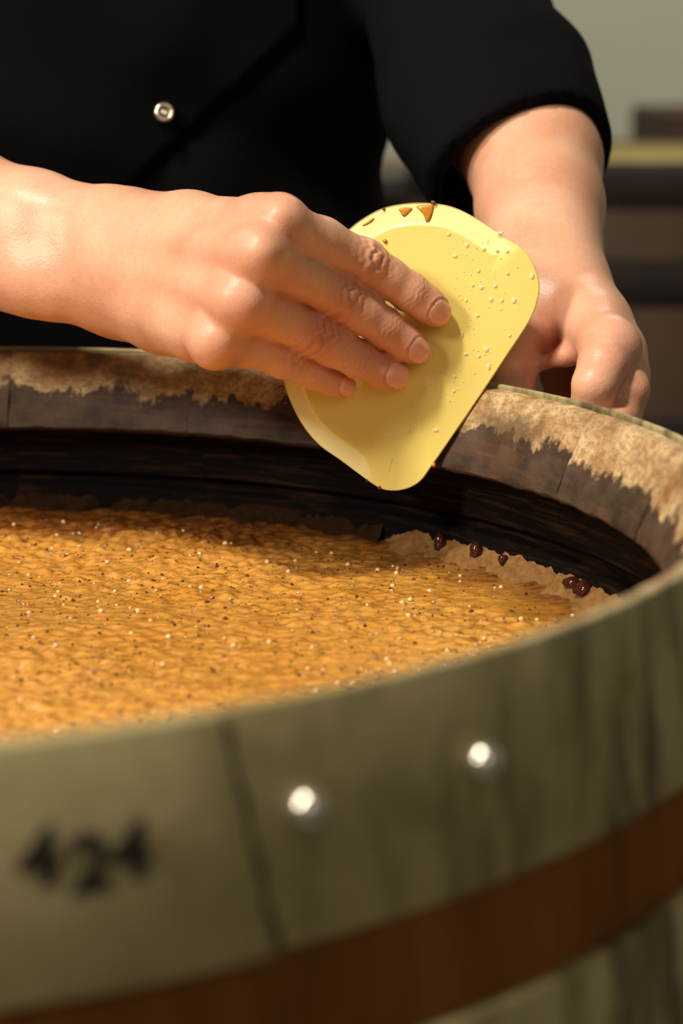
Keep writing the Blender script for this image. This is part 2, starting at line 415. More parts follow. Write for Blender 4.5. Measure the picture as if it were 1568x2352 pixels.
def orient(o, p, zdir, up=(0, 0, 1)):
    z = unit(zdir); x = np.cross(up, z)
    x = unit(x) if np.linalg.norm(x) > 1e-6 else np.array([1., 0, 0]); y = np.cross(z, x)
    o.matrix_local = Matrix(((x[0], y[0], z[0], p[0]), (x[1], y[1], z[1], p[1]), (x[2], y[2], z[2], p[2]), (0, 0, 0, 1)))
def on_hoop(px, py, extra=0.0):
    """the point of the top hoop's outside face seen at a photo pixel"""
    d = CF + (px-784)/FPX*CR + (1176-py)/FPX*CU; best = None
    for t in np.linspace(.3, .6, 3001):
        p = CAM+t*d; zz = p[2]-RIM; r = .3004+extra+(.0048)*(-zz/.052)
        if math.hypot(p[0], p[1]) <= r: best = p; break
    return best
rv = [(0.0042, 0), (.0044, .0010), (.0042, .0028), (.0033, .0042), (.0018, .0050), (.0003, .0053)]
for px, py in ((700, 1852), (1102, 1746)):
    p = on_hoop(px, py, .0002); v, f = lathe(rv, 20); o = link_mesh('rivet', v, f, M_RIVET, top_hoop); o.data.transform(Matrix.Scale(1.0, 4))
    orient(o, p, (p[0], p[1], .0))
# dark strip painting the lap's cast shadow on the strap beneath
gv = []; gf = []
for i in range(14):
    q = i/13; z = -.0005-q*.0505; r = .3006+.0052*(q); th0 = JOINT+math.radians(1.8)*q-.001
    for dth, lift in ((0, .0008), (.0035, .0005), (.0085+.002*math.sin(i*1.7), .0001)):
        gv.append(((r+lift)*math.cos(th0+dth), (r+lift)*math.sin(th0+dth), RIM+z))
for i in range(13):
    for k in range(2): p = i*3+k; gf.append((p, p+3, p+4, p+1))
link_mesh('lap_shade_strip', gv, gf, M_LAP_SHADE, top_hoop)
# figures stamped on the hoop
for ch, px, py in (('4', 92, 1978), ('2', 208, 1990), ('4', 300, 1962)):
    cu = bpy.data.curves.new('fig', 'FONT'); cu.body = ch; cu.size = .0165; cu.extrude = .00025; cu.offset = .0008; cu.align_x = 'CENTER'; cu.align_y = 'CENTER'
    t = bpy.data.objects.new('tmp', cu); COL.objects.link(t); bpy.context.view_layer.update()
    me = bpy.data.meshes.new_from_object(t.evaluated_get(bpy.context.evaluated_depsgraph_get())); bpy.data.objects.remove(t)
    me.materials.clear(); me.materials.append(M_STAMP)
    o = bpy.data.objects.new('stamped_figure', me); COL.objects.link(o); o.parent = top_hoop
    p = on_hoop(px, py, .0031); orient(o, p, (p[0], p[1], .0))

# ------------------------------------------------------------------ the mash
LIQ = RIM-.0735
def make_mash():
    n = 620; S = .592; xs = (np.arange(n)/(n-1)-.5)*S
    X, Y = np.meshgrid(xs, xs, indexing='ij'); R = np.hypot(X, Y)
    h = .0004*field2(n, S, (.012, .008), 1)+.00034*.7*field2(n, S, (.0034, .0022), 2)+.00042*field2(n, S, (.0015, .0010), 3)
    a = field2(n, S, (.035, .03), 4); h = h*(1+.25*a)
    wall = np.clip((R-.268)/.024, 0, 1); h = h*(1-.6*wall)+.0015*wall**2
    V = np.stack([X, Y, LIQ+h], -1).reshape(-1, 3)
    I = np.arange(n*n).reshape(n, n); F = np.stack([I[:-1, :-1], I[1:, :-1], I[1:, 1:], I[:-1, 1:]], -1).reshape(-1, 4)
    ok = (R.reshape(-1)[F] < .2955).all(1); F = F[ok]; used = np.unique(F); rm = np.full(n*n, -1); rm[used] = np.arange(len(used))
    V2 = V[used]; rr = np.hypot(V2[:, 0], V2[:, 1]); yy = V2[:, 1]
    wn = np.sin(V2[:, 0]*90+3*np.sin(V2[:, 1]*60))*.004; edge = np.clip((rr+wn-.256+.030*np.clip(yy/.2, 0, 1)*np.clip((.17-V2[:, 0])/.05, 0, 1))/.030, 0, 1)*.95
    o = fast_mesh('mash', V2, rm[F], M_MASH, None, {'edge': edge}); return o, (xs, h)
mash, (gx, gh) = make_mash()
tag(mash, 'thick orange brown bubbly mash filling the open barrel', 'liquid')
def mash_z(x, y):
    i = int(np.clip(np.searchsorted(gx, x), 0, len(gx)-1)); j = int(np.clip(np.searchsorted(gx, y), 0, len(gx)-1)); return LIQ+float(gh[i, j])
def flakes(n, mat, name, parent, smin_, smax_, aspect, region):
    V = []; F = []
    for _ in range(n):
        x, y = region()
        if math.hypot(x, y) > .285: continue
        z = mash_z(x, y); L = random.uniform(smin_, smax_); w = L*random.uniform(*aspect); a = random.uniform(0, math.pi); tl = random.uniform(-.35, .35)
        ca, sa = math.cos(a), math.sin(a); b = len(V)
        for (u, v_, h_) in ((-1, 0, 0), (0, -1, .0), (1, 0, 0), (0, 1, .0), (0, 0, .55), (0, 0, -.4)):
            uu, vv = u*L/2, v_*w/2; V.append((x+uu*ca-vv*sa, y+uu*sa+vv*ca, z+h_*w+uu*tl))
        F += [(b, b+1, b+4), (b+1, b+2, b+4), (b+2, b+3, b+4), (b+3, b, b+4), (b+1, b, b+5), (b+2, b+1, b+5), (b+3, b+2, b+5), (b, b+3, b+5)]
    o = link_mesh(name, V, F, mat, parent, smooth=False); o['kind'] = 'stuff'; return o
flakes(3000, M_HUSK, 'husk_flakes', mash, .0010, .0028, (.3, .7), lambda: (random.uniform(-.05, .28), random.uniform(-.28, .28)))
flakes(420, M_GRAIN, 'dark_specks', mash, .0008, .0017, (.5, .9), lambda: (random.uniform(-.05, .28), random.uniform(-.28, .28)))
def domes(n, mat, name, parent):
    V = []; F = []
    for _ in range(n):
        x, y = random.uniform(-.04, .28), random.uniform(-.26, .28)
        if math.hypot(x, y) > .28: continue
        z = mash_z(x, y)-.0001; r = random.uniform(.0004, .0013); b = len(V)
        for k, (rr, hh) in enumerate(((1, 0), (.86, .5), (.5, .86))):
            for j in range(8): V.append((x+r*rr*math.cos(j*math.pi/4), y+r*rr*math.sin(j*math.pi/4), z+r*hh))
        V.append((x, y, z+r))
        for k in (0, 1):
            for j in range(8): F.append((b+8*k+j, b+8*k+(j+1) % 8, b+8*k+8+(j+1) % 8, b+8*k+8+j))
        for j in range(8): F.append((b+16+j, b+16+(j+1) % 8, b+24))
    o = link_mesh(name, V, F, mat, parent); o['kind'] = 'stuff'; return o
M_BUBBLE = mat_plain('mash_bubble', srgb(228, 188, 136), .06, var=.15)  # pale base colour also paints the white glints on the bubbles
domes(520, M_BUBBLE, 'bubbles', mash)
# dried residue and wet grains along the water line on the right
def blob(name, p, r, mat, parent=None, squash=(1, 1, 1), seed=0, sub=2, rough=.25):
    bm = bmesh.new(); bmesh.ops.create_icosphere(bm, subdivisions=sub, radius=1.0); rd = random.Random(seed)
    ph = [rd.uniform(0, 6.28) for _ in range(6)]
    for v in bm.verts:
        c = v.co.copy(); k = 1+rough*(math.sin(3*c.x+ph[0])+math.sin(4*c.y+ph[1])+math.sin(3.5*c.z+ph[2]))/3+rough*.5*math.sin(7*c.x+6*c.y+ph[3])
        v.co = Vector((c.x*k*r*squash[0], c.y*k*r*squash[1], c.z*k*r*squash[2]))
    me = bpy.data.meshes.new(name); bm.to_mesh(me); bm.free(); me.polygons.foreach_set('use_smooth', [True]*len(me.polygons)); me.materials.append(mat)
    o = bpy.data.objects.new(name, me); COL.objects.link(o); o.location = tuple(p)
    if parent is not None: o.parent = parent
    return o
V = []; F = []
NA = 220; a0, a1 = math.radians(-32), math.radians(50); prev = None
fa = field2(256, 1.0, (.012, .012), 21)
prof_n = 9
for i in range(NA):
    th = a0+(a1-a0)*i/(NA-1); fade = min(1, (NA-1-i)/10, i/10)
    for k in range(prof_n):
        t = k/(prof_n-1); w = .0105*fade*(1+.25*fa[(i*3) % 256, 10])
        r = .2942-w*math.sin(t*math.pi*.5)*(.75+.25*t); z = LIQ+.0075*fade*(1-t)**1.3-.002*t+.0007*fa[(i*5) % 256, (k*11) % 256]+.0006
        V.append((r*math.cos(th), r*math.sin(th), z))
for i in range(NA-1):
    for k in range(prof_n-1):
        p = i*prof_n+k; F.append((p, p+1, p+prof_n+1, p+prof_n))
crust = link_mesh('residue_crust', V, F, M_FOAM, barrel); crust['label'] = 'tan dried residue ring along the waterline'
V = []; F = []; a0, a1 = math.radians(49), math.radians(128); NB = 200
for i in range(NB):
    th = a0+(a1-a0)*i/(NB-1)
    for k in range(6):
        t = k/5; r = .2943-.0045*math.sin(t*math.pi/2)*(1+.4*fa[(i*3) % 256, 40]); z = LIQ+.0085*(1-t)**1.2-.001*t+.0007*fa[(i*7) % 256, (k*23) % 256]
        V.append((r*math.cos(th), r*math.sin(th), z))
for i in range(NB-1):
    for k in range(5): p = i*6+k; F.append((p, p+1, p+7, p+6))
link_mesh('wet_lees', V, F, M_LEES, barrel)
gl = [('upright dark wet grain stuck to the inner wall, leftmost of the row', (1095, 1228), .0034, (.7, .7, 1.5)),
      ('second wet dark grain from the left on the inner barrel wall', (1246, 1238), .0034, (.9, .9, 1.1)),
      ('fourth wet dark grain from the left, leftmost of the close trio near the rim', (1328, 1338), .0030, (1, 1, 1.)),
      ('small dark grain in the middle of the close trio near the right rim', (1362, 1350), .0024, (1, 1, 1)),
      ('plump dark wet grain nearest the right rim, rightmost of the row', (1398, 1346), .0036, (1.1, 1.1, .9)),
      ('third wet grain from the left, smallest, in the tan crust beside the mash', (1290, 1262), .0022, (1, 1, 1))]
def on_plane_z(px, py, z):
    d = CF + (px-784)/FPX*CR + (1176-py)/FPX*CU; t = (z-CAM[2])/d[2]; return CAM+t*d
for k, (lab, (px, py), r, sq) in enumerate(gl):
    p = on_plane_z(px, py, LIQ+.006); rr = math.hypot(p[0], p[1]); lim = .2905
    if rr > lim: p[0] *= lim/rr; p[1] *= lim/rr
    o = blob('wet_grain', p, r, M_GRAIN, None, sq, k, 2, .3); tag(o, lab, 'grain', 'wet grains on the inner wall')

# ------------------------------------------------------------------ the scraper
def scr_d(px, py): return .8778-2.5e-5*(px-1093)+1.3e-5*(py-912)
outline = [(640, 800), (668, 690), (728, 590), (795, 531), (832, 502), (880, 477), (940, 466), (1000, 467), (1045, 477), (1095, 502), (1165, 548), (1203, 576), (1225, 608), (1238, 650), (1234, 690),
           (1215, 738), (1160, 822), (1100, 912), (1040, 1000), (990, 1072), (966, 1104), (938, 1121), (905, 1127), (872, 1121), (830, 1093), (780, 1056), (735, 1024), (700, 985), (672, 935), (652, 880)]
def catmull(P, sub):
    P = np.array(P, float); n = len(P); out = []
    for i in range(n):
        p0, p1, p2, p3 = P[(i-1) % n], P[i], P[(i+1) % n], P[(i+2) % n]
        for s_ in range(sub):
            t = s_/sub; out.append(.5*((2*p1)+(-p0+p2)*t+(2*p0-5*p1+4*p2-p3)*t*t+(-p0+3*p1-3*p2+p3)*t**3))
    return np.array(out)
O2 = catmull(outline, 6)
W3 = np.array([at(x, y, scr_d(x, y)) for x, y in O2])
cen = W3.mean(0); _a, _b, _c3 = at(900, 600, scr_d(900, 600)), at(1100, 900, scr_d(1100, 900)), at(750, 950, scr_d(750, 950))
SN = unit(np.cross(_b-_a, _c3-_a)); SN = SN if SN@CF < 0 else -SN     # towards the camera
SX = unit(CR-SN*(CR@SN)); SY = np.cross(SN, SX)
L2 = np.stack([(W3-cen)@SX, (W3-cen)@SY], 1)
scraper = thing('dough_scraper', 'pale yellow plastic bowl scraper with drops, held over the barrel rim', 'scraper', tuple(cen))
scraper.matrix_world = Matrix(((SX[0], SY[0], SN[0], cen[0]), (SX[1], SY[1], SN[1], cen[1]), (SX[2], SY[2], SN[2], cen[2]), (0, 0, 0, 1)))
def scr_local(px, py): p = at(px, py, scr_d(px, py))-cen; return p@SX, p@SY
def inward(L, d):
    n = len(L); t = np.roll(L, -2, 0)-np.roll(L, 2, 0); t /= np.linalg.norm(t, axis=1)[:, None]; nn = np.stack([-t[:, 1], t[:, 0]], 1)
    if ((L+nn*.001)-0).std() > L.std(): nn = -nn
    return L+nn*d[:, None]
def scraper_blade():
    n = len(L2)
    # thin bevelled margin along the top and the lower left, as a step
    px = O2[:, 0]; py = O2[:, 1]
    def win(lo, hi, v): return np.clip((v-lo)/(hi-lo), 0, 1)
    ang = np.arctan2(L2[:, 1], L2[:, 0])
    topm = ((py < 560) & (px < 1180)).astype(float); lowm = ((px < 835) & (py > 840)).astype(float); hid = ((px < 800) & (py <= 840)).astype(float)
    m = np.clip(topm+lowm+hid, 0, 1)
    k = np.ones(5)/5; m = np.convolve(np.concatenate([m[-2:], m, m[:2]]), k, 'valid')
    wid = .0008+(.0070-.0016*(py > 700))*m
    T = .0024
    rings = [(0*wid, -T+.0004), (0*wid, -.0004-.0006*m*0), (0*wid+.0004, -.0001-.0007*m), (wid, -.0001-.0007*m), (wid+.0014, 0*m), (wid+.012, 0*m)]
    V = []; rim = []
    for d, z in rings:
        P = inward(L2, d); z = np.broadcast_to(z, (n,))
        for i in range(n): V.append((P[i, 0], P[i, 1], z[i])); rim.append(m[i] if np.max(d) > 0.0003 and np.max(d) < .0085+.0002 else 0.)
    F = []
    for r in range(len(rings)-1):
        for i in range(n): j = (i+1) % n; F.append((r*n+i, r*n+j, (r+1)*n+j, (r+1)*n+i))
    F.append(tuple((len(rings)-1)*n+i for i in range(n)))
    b0 = len(V); P = inward(L2, 0*wid+.0004)
    for i in range(n): V.append((P[i, 0], P[i, 1], -T)); rim.append(0.)
    for i in range(n): j = (i+1) % n; F.append((b0+i, b0+j, j, i))
    F.append(tuple(b0+i for i in range(n))[::-1])
    o = link_mesh('blade', V, F, M_SCR, scraper, smooth=True)
    bm = bmesh.new(); bm.from_mesh(o.data); bmesh.ops.recalc_face_normals(bm, faces=bm.faces); bmesh.ops.triangulate(bm, faces=[f for f in bm.faces if len(f.verts) > 4]); bm.to_mesh(o.data); bm.free()
    a = o.data.attributes.new('rim', 'FLOAT', 'POINT'); a.data.foreach_set('value', rim)
    o.data.polygons.foreach_set('use_smooth', [True]*len(o.data.polygons)); md = o.modifiers.new('edge', 'EDGE_SPLIT'); md.split_angle = math.radians(28)
    return o
scraper_blade()
# drops: measured ones first, then the fine spray
def dome_mesh(name, mat, n=10):
    V = []; F = []
    R = [(1, -.15), (.98, .12), (.82, .36), (.5, .54)]
    for rr, hh in R:
        for j in range(n): V.append((rr*math.cos(2*math.pi*j/n), rr*math.sin(2*math.pi*j/n), hh))
    V.append((0, 0, .6))
    for k in range(len(R)-1):
        for j in range(n): F.append((n*k+j, n*k+(j+1) % n, n*k+n+(j+1) % n, n*k+n+j))
    for j in range(n): F.append((n*(len(R)-1)+j, n*(len(R)-1)+(j+1) % n, n*len(R)))
    F.append(tuple(range(n))[::-1])
    me = bpy.data.meshes.new(name); me.from_pydata(V, [], F); me.polygons.foreach_set('use_smooth', [True]*len(F)); me.materials.append(mat); return me
dm = dome_mesh('droplet', M_DROP)
drops = [(1030, 538, 5, 5), (1072, 563, 6, 6), (1045, 588, 7, 5), (1110, 572, 5, 5), (1140, 575, 5, 5), (1164, 577, 5, 5), (1098, 622, 5, 5), (1165, 628, 5, 5), (1221, 634, 6, 9), (1105, 660, 6, 6),
         (1137, 657, 5, 5), (1127, 688, 6, 6), (1152, 690, 5, 5), (1180, 690, 6, 8), (1070, 690, 4, 4), (1096, 725, 5, 4), (1060, 768, 5, 9), (1116, 803, 7, 7), (1122, 842, 5, 9), (1100, 818, 4, 4),
         (1069, 813, 6, 4), (1043, 865, 4, 4), (1000, 872, 5, 4), (1001, 988, 7, 5), (938, 990, 4, 4), (1148, 535, 9, 4), (1085, 655, 4, 4), (1170, 770, 4, 5), (1042, 898, 4, 4), (900, 1008, 10, 3)]
for px, py, a, b in drops:
    x, y = scr_local(px, py); o = bpy.data.objects.new('droplet', dm); COL.objects.link(o); o.parent = scraper; o.location = (x, y, .0)
    o.scale = (a/5640*.95, b/5640*.95, .0009)
V = []; F = []
from_in = lambda x, y: True
for _ in range(170):
    px = random.gauss(1090, 85); py = random.gauss(760, 160)
    # keep on the blade, right of the fingers
    if not (px < 1228-max(0, (py-690))*.655 and py < 1080 and py > 500 and px > 930+max(0, 0) and px > 1045-max(0, py-740)*1.0): continue
    if py < 600 and px < 1000: continue
    x, y = scr_local(px, py); r = random.uniform(.0002, .00045); b = len(V)
    for rr, hh in ((1, -.1), (.8, .4)):
        for j in range(6): V.append((x+r*rr*math.cos(j*math.pi/3), y+r*rr*math.sin(j*math.pi/3), r*hh))
    V.append((x, y, r*.6))
    for j in range(6): F += [(b+j, b+(j+1) % 6, b+6+(j+1) % 6, b+6+j), (b+6+j, b+6+(j+1) % 6, b+12)]
o = link_mesh('fine_spray', V, F, M_DROP, scraper); o['kind'] = 'stuff'
# smears and crumbs of mash on the blade
def smear(pts, h=-.0005, zb=-.00078):
    P = catmull(pts, 4); L = np.array([scr_local(*p) for p in P]); c = L.mean(0); V = []; F = []; n = len(L)
    for s_, z in ((1, -.0014), (1.0, zb), (.6, h)):
        for i in range(n): q = c+(L[i]-c)*s_; V.append((q[0], q[1], z+random.uniform(0, .00012)))
    V.append((c[0], c[1], h+.0001))
    for r in (0, 1):
        for i in range(n): j = (i+1) % n; F.append((r*n+i, r*n+j, r*n+n+j, r*n+n+i))
    for i in range(n): F.append((2*n+i, 2*n+(i+1) % n, 3*n))
    o = link_mesh('residue_smear', V, F, M_RESIDUE, scraper)
    bm = bmesh.new(); bm.from_mesh(o.data); bmesh.ops.recalc_face_normals(bm, faces=bm.faces); bm.to_mesh(o.data); bm.free(); return o
smear([(956, 474), (975, 470), (994, 473), (993, 490), (986, 508), (978, 510), (972, 494), (962, 482)])
smear([(915, 480), (930, 476), (946, 478), (940, 488), (927, 498), (919, 488)])
smear([(832, 517), (845, 507), (858, 500), (856, 507), (845, 514), (835, 519)])
smear([(877, 552), (884, 548), (890, 554), (884, 560)], .0008, -.0001)
for k, (px, py, r) in enumerate(((996, 465, .0011), (880, 480, .0007), (994, 1068, .0012), (647, 891, .0013), (872, 1120, .0008), (650, 905, .0007), (842, 1104, .0006), (655, 925, .0006))):
    x, y = scr_local(px, py); o = blob('crumb', (x, y, -.0004), r, M_CRUMB if k != 2 else M_RESIDUE, scraper, seed=k+30, sub=1, rough=.5)

# ------------------------------------------------------------------ the person
person = thing('person', 'person in a black jacket with bare forearms, holding a scraper at the barrel rim', 'person', (0.02, .50, 0))
PL = np.array([0.02, .50, 0])
def A(px, py, d, r): return (at(px, py, d), r/1000)
# --- right hand and forearm (left in the photo)
TOCAM = -CF
def at_radius(px, py, R):
    """far point of the ray through a pixel at horizontal distance R from the barrel axis"""
    d = CF + (px-784)/FPX*CR + (1176-py)/FPX*CU; a = d[0]**2+d[1]**2; b = CAM[0]*d[0]+CAM[1]*d[1]; c = CAM[0]**2+CAM[1]**2-R*R
    t = (-b+math.sqrt(b*b-a*c))/a; return CAM+t*d
def AR_(px, py, R, r): return (at_radius(px, py, R), r/1000)
def hand_arch(px, py):
    """how far the knuckle row stands out towards the viewer"""
    q = px+(py-513)*.545
    return -.0083-.028*float(np.interp(q, (240, 340, 600, 645, 735, 860, 960), (0, .16, .93, 1., .42, .06, 0)))
def atH(px, py, d): return at(px, py, d+hand_arch(px, py))
def AH(px, py, d, r): return (atH(px, py, d), r/1000)
fingers_R = dict(
    index=[AH(640, 520, .864, 10.4), AH(738, 556, .8625, 9.3), AH(836, 603, .866, 8.5), AH(890, 637, .8695, 7.6), AH(941, 671, .8735, 7.4), AH(978, 698, .8775, 6.9), AH(1002, 716, .8800, 6.0)],
    middle=[AH(592, 588, .856, 11.2), AH(688, 630, .8600, 9.2), AH(778, 681, .8655, 8.6), AH(832, 716, .8695, 8.2), AH(882, 752, .8735, 7.3), AH(926, 785, .878, 6.7), AH(955, 802, .8812, 6.0)],
    ring=[AH(548, 690, .860, 10.8), AH(632, 724, .8640, 9.0), AH(716, 765, .8695, 8.6), AH(768, 794, .873, 8.1), AH(822, 825, .8770, 7.1), AH(875, 850, .8810, 6.4), AH(906, 862, .8835, 5.9)],
    pinky=[AH(494, 781, .868, 9.4), AH(570, 793, .872, 8.2), AH(650, 824, .8760, 7.1), AH(690, 843, .8790, 6.0), AH(724, 858, .8815, 5.8), AH(768, 878, .8860, 5.2), AH(792, 887, .8880, 4.6)])
def build_right():
    f = Field(np.minimum(at(-300, 930, .795), at(-300, 930, .97))-[0, .0, .01], np.maximum(at(1060, 340, .795), at(1060, 340, .97))+[.0, .0, .01], .0007)
    G = f.D
    W = []
    # forearm
    k = .012
    f.chain(G, [AH(-420, 420, .975, 25), AH(-80, 470, .938, 22), AH(80, 512, .926, 20.0), AH(215, 541, .915, 17.8), AH(290, 530, .907, 15.5)], k)
    f.chain(G, [AH(-420, 560, .975, 24), AH(-80, 582, .938, 21.5), AH(80, 608, .926, 19.4), AH(205, 632, .917, 17.5), AH(290, 640, .908, 16)], k)
    # ulnar head
    f.cap(G, *[q for q in (atH(85, 650, .914), atH(110, 655, .914))], .011, .011, .012)
    # metacarpals
    f.chain(G, [AH(262, 520, .908, 14), AH(430, 520, .890, 12), AH(600, 522, .868, 10.8), AH(638, 520, .864, 10.4)], .010)
    f.chain(G, [AH(258, 565, .904, 14), AH(420, 575, .884, 12), AH(592, 588, .856, 11.2)], .006)
    f.chain(G, [AH(258, 612, .904, 14), AH(410, 648, .886, 12), AH(548, 690, .860, 10.8)], .006)
    f.chain(G, [AH(268, 655, .910, 14), AH(390, 715, .893, 12), AH(494, 781, .868, 9.4)], .006)
    # palm bulk
    f.chain(G, [AH(285, 692, .926, 16), AH(380, 722, .912, 13.5), AH(455, 765, .889, 10)], .012)
    f.chain(G, [AH(300, 560, .928, 16), AH(430, 560, .912, 15), AH(560, 570, .890, 12)], .014)
    f.chain(G, [AH(330, 650, .930, 16), AH(440, 670, .910, 15), AH(520, 720, .885, 11)], .014)
    # tendons and knuckle caps
    for a, b, c in (((330, 497, .8935), (500, 498, .8725), (640, 500, .8555)), ((330, 560, .8905), (470, 572, .8690), (598, 575, .8470)), ((320, 612, .8915), (440, 650, .8735), (566, 688, .8520)), ((330, 662, .8970), (430, 715, .881), (515, 768, .8610))):
        up = lambda q: (q[0], q[1], q[2]-.0014)
        f.chain(G, [AH(*a, 2.2), AH(*up(b), 2.6), AH(*up(c), 3.4)], .006)
    f.cap(G, atH(650, 487, .861), atH(658, 492, .861), .0058, .0058, .005)
    f.cap(G, atH(602, 568, .850), atH(606, 575, .850), .0058, .0058, .006)
    f.cap(G, atH(570, 690, .8545), atH(572, 692, .8545), .0056, .0056, .006)
    f.cap(G, atH(520, 768, .863), atH(522, 770, .863), .0056, .0056, .006)
    f.cap(G, atH(486, 812, .870), atH(488, 812, .870), .0052, .0052, .005)
    # first web / thumb, behind the scraper
    T = f.blank(); f.chain(T, [AH(360, 545, .925, 14), AH(520, 560, .925, 12), AH(660, 610, .918, 10.5), AH(760, 660, .9060, 8.8), AH(840, 700, .9005, 7.6)], .006)
    np.copyto(G, smin(G, T, .008))
    # fingers
    allf = f.blank()
    for nme, ch in fingers_R.items():
        g = f.blank(); f.chain(g, ch, .0035)
        # soft pad at the finger end, knuckle thickening
        pip = ch[2][0]
        f.cap(g, pip-[0, .0012, -.0005], pip-[0, .0012, -.0005], ch[2][1]*.93, ch[2][1]*.93, .004)
        allf = smin(allf, g, .0012)
    np.copyto(G, smin(G, allf, .0055))
    V, F = f.mesh(); return V, F
def finger_frame(ch, i):
    """axis, dorsal and lateral directions at joint i"""
    a = unit(ch[min(i+1, len(ch)-1)][0]-ch[i-1][0]); d = TOCAM+np.array([0, 0, .35]); d = unit(d-a*(d@a)); return a, d, np.cross(a, d)
def hand_details(V, F, fingers, nails=True, wr=1.0):
    N = vnormals(V, F); disp = np.zeros(len(V)); red = np.zeros(len(V)); nail = np.zeros(len(V)); cre = np.zeros(len(V)); ned = np.zeros(len(V))
    for fi, (nme, ch) in enumerate(fingers.items()):
        # knuckle folds at the middle joint
        c, r = ch[2]; a, d, l = finger_frame(ch, 2); q = V-c; u, v, w = q@a, q@l, q@d
        near = (np.abs(u) < .016) & (np.abs(v) < r*1.25) & (w > -r*.2)
        ds = np.clip((w+r*.05)/(r*.6), 0, 1)
        ph = rng.uniform(0, 6.28, 6)
        un = u+.0007*np.sin(v*900+ph[0])+.0004*np.sin(v*2100+ph[1]); 
        rho = np.sqrt(un**2+(v*.50)**2)
        win = np.exp(-(u/.0075)**2)*np.exp(-(v/(r*.85))**4)
        ringp = np.cos(2*math.pi*(rho-.0006)/.0035)
        lin = np.cos(2*math.pi*(np.abs(un))/.0026+ph[2]*.2)
        blend = np.exp(-(rho/.0042)**2)
        pat = ringp*(.6+.4*blend)
        amp = .00056*wr*(1.0 if nme != 'pinky' else .5)
        disp += np.where(near, amp*pat*win*ds, 0)
        disp += np.where(near, .0005*wr*np.exp(-(rho/.003)**2)*ds*-.6, 0)
        cre = np.maximum(cre, np.where(near, np.clip(-pat, 0, 1)**1.5*win*ds, 0))
        red += np.where(near, .30*np.exp(-(u/.008)**2)*ds, 0)
        # finer lines at the last joint
        c, r = ch[4]; a, d, l = finger_frame(ch, 4); q = V-c; u, v, w = q@a, q@l, q@d
        near = (np.abs(u) < .010) & (np.abs(v) < r*1.3) & (w > 0)
        un = u+.0006*np.sin(v*1100+ph[3]); win = np.exp(-(u/.0036)**2); pat = np.cos(2*math.pi*un/.0021)
        disp += np.where(near, .00012*wr*pat*win, 0); cre = np.maximum(cre, np.where(near, .5*np.clip(-pat, 0, 1)*win, 0))
        # whole finger is a little redder towards the end
        tip, rt = ch[6]; dist = np.linalg.norm(V-tip, axis=1); red += .35*np.exp(-(dist/.016)**2)
        if nails:
            a, d, l = finger_frame(ch, 6); a = unit(ch[6][0]-ch[4][0]); dd = TOCAM*1.0+a*.55; d = unit(dd-a*(dd@a)); l = np.cross(a, d)
            q = V-(tip+a*.0002); u, v, w = q@a, q@l, q@d
            hw = rt*.86; hl = .0064 if nme != 'pinky' else .0052
            e = (np.abs(u+.0002)/hl)**2.6+(np.abs(v)/hw)**2.6; ok = w > rt*.05
            n_ = np.where(ok, np.clip((1.04-e)/.10, 0, 1), 0); nail = np.maximum(nail, n_)
            fold = np.where(ok, np.exp(-((e-1.12)/.16)**2), 0); ned = np.maximum(ned, np.where((u > hl*.70) & (e < 1.0), n_*.75, 0)); ned = np.maximum(ned, np.where((u < -hl*.62), n_*.3, 0))
            disp += -.00028*fold+.00030*np.where(ok, np.exp(-((e-1.5)/.25)**2), 0)+.00008*n_
            cre = np.maximum(cre, fold*.35)
    red = np.clip(red, 0, 1); V2 = V+N*disp[:, None]
    return V2, dict(red=red, nail=nail, crease=np.clip(cre, 0, 1), nail_edge=ned)
VR, FR = build_right(); VR, AR = hand_details(VR, FR, fingers_R)
# redness between the knuckles of the right hand
def blush(V, att, pts):
    for px, py, d, r, s_ in pts: att['red'] = np.clip(att['red']+s_*np.exp(-(np.linalg.norm(V-at(px, py, d), axis=1)/r)**2), 0, 1)
blush(VR, AR, [(625, 500, .828, .016, .3), (570, 610, .824, .018, .3), (540, 720, .828, .018, .3), (490, 800, .838, .014, .3)])
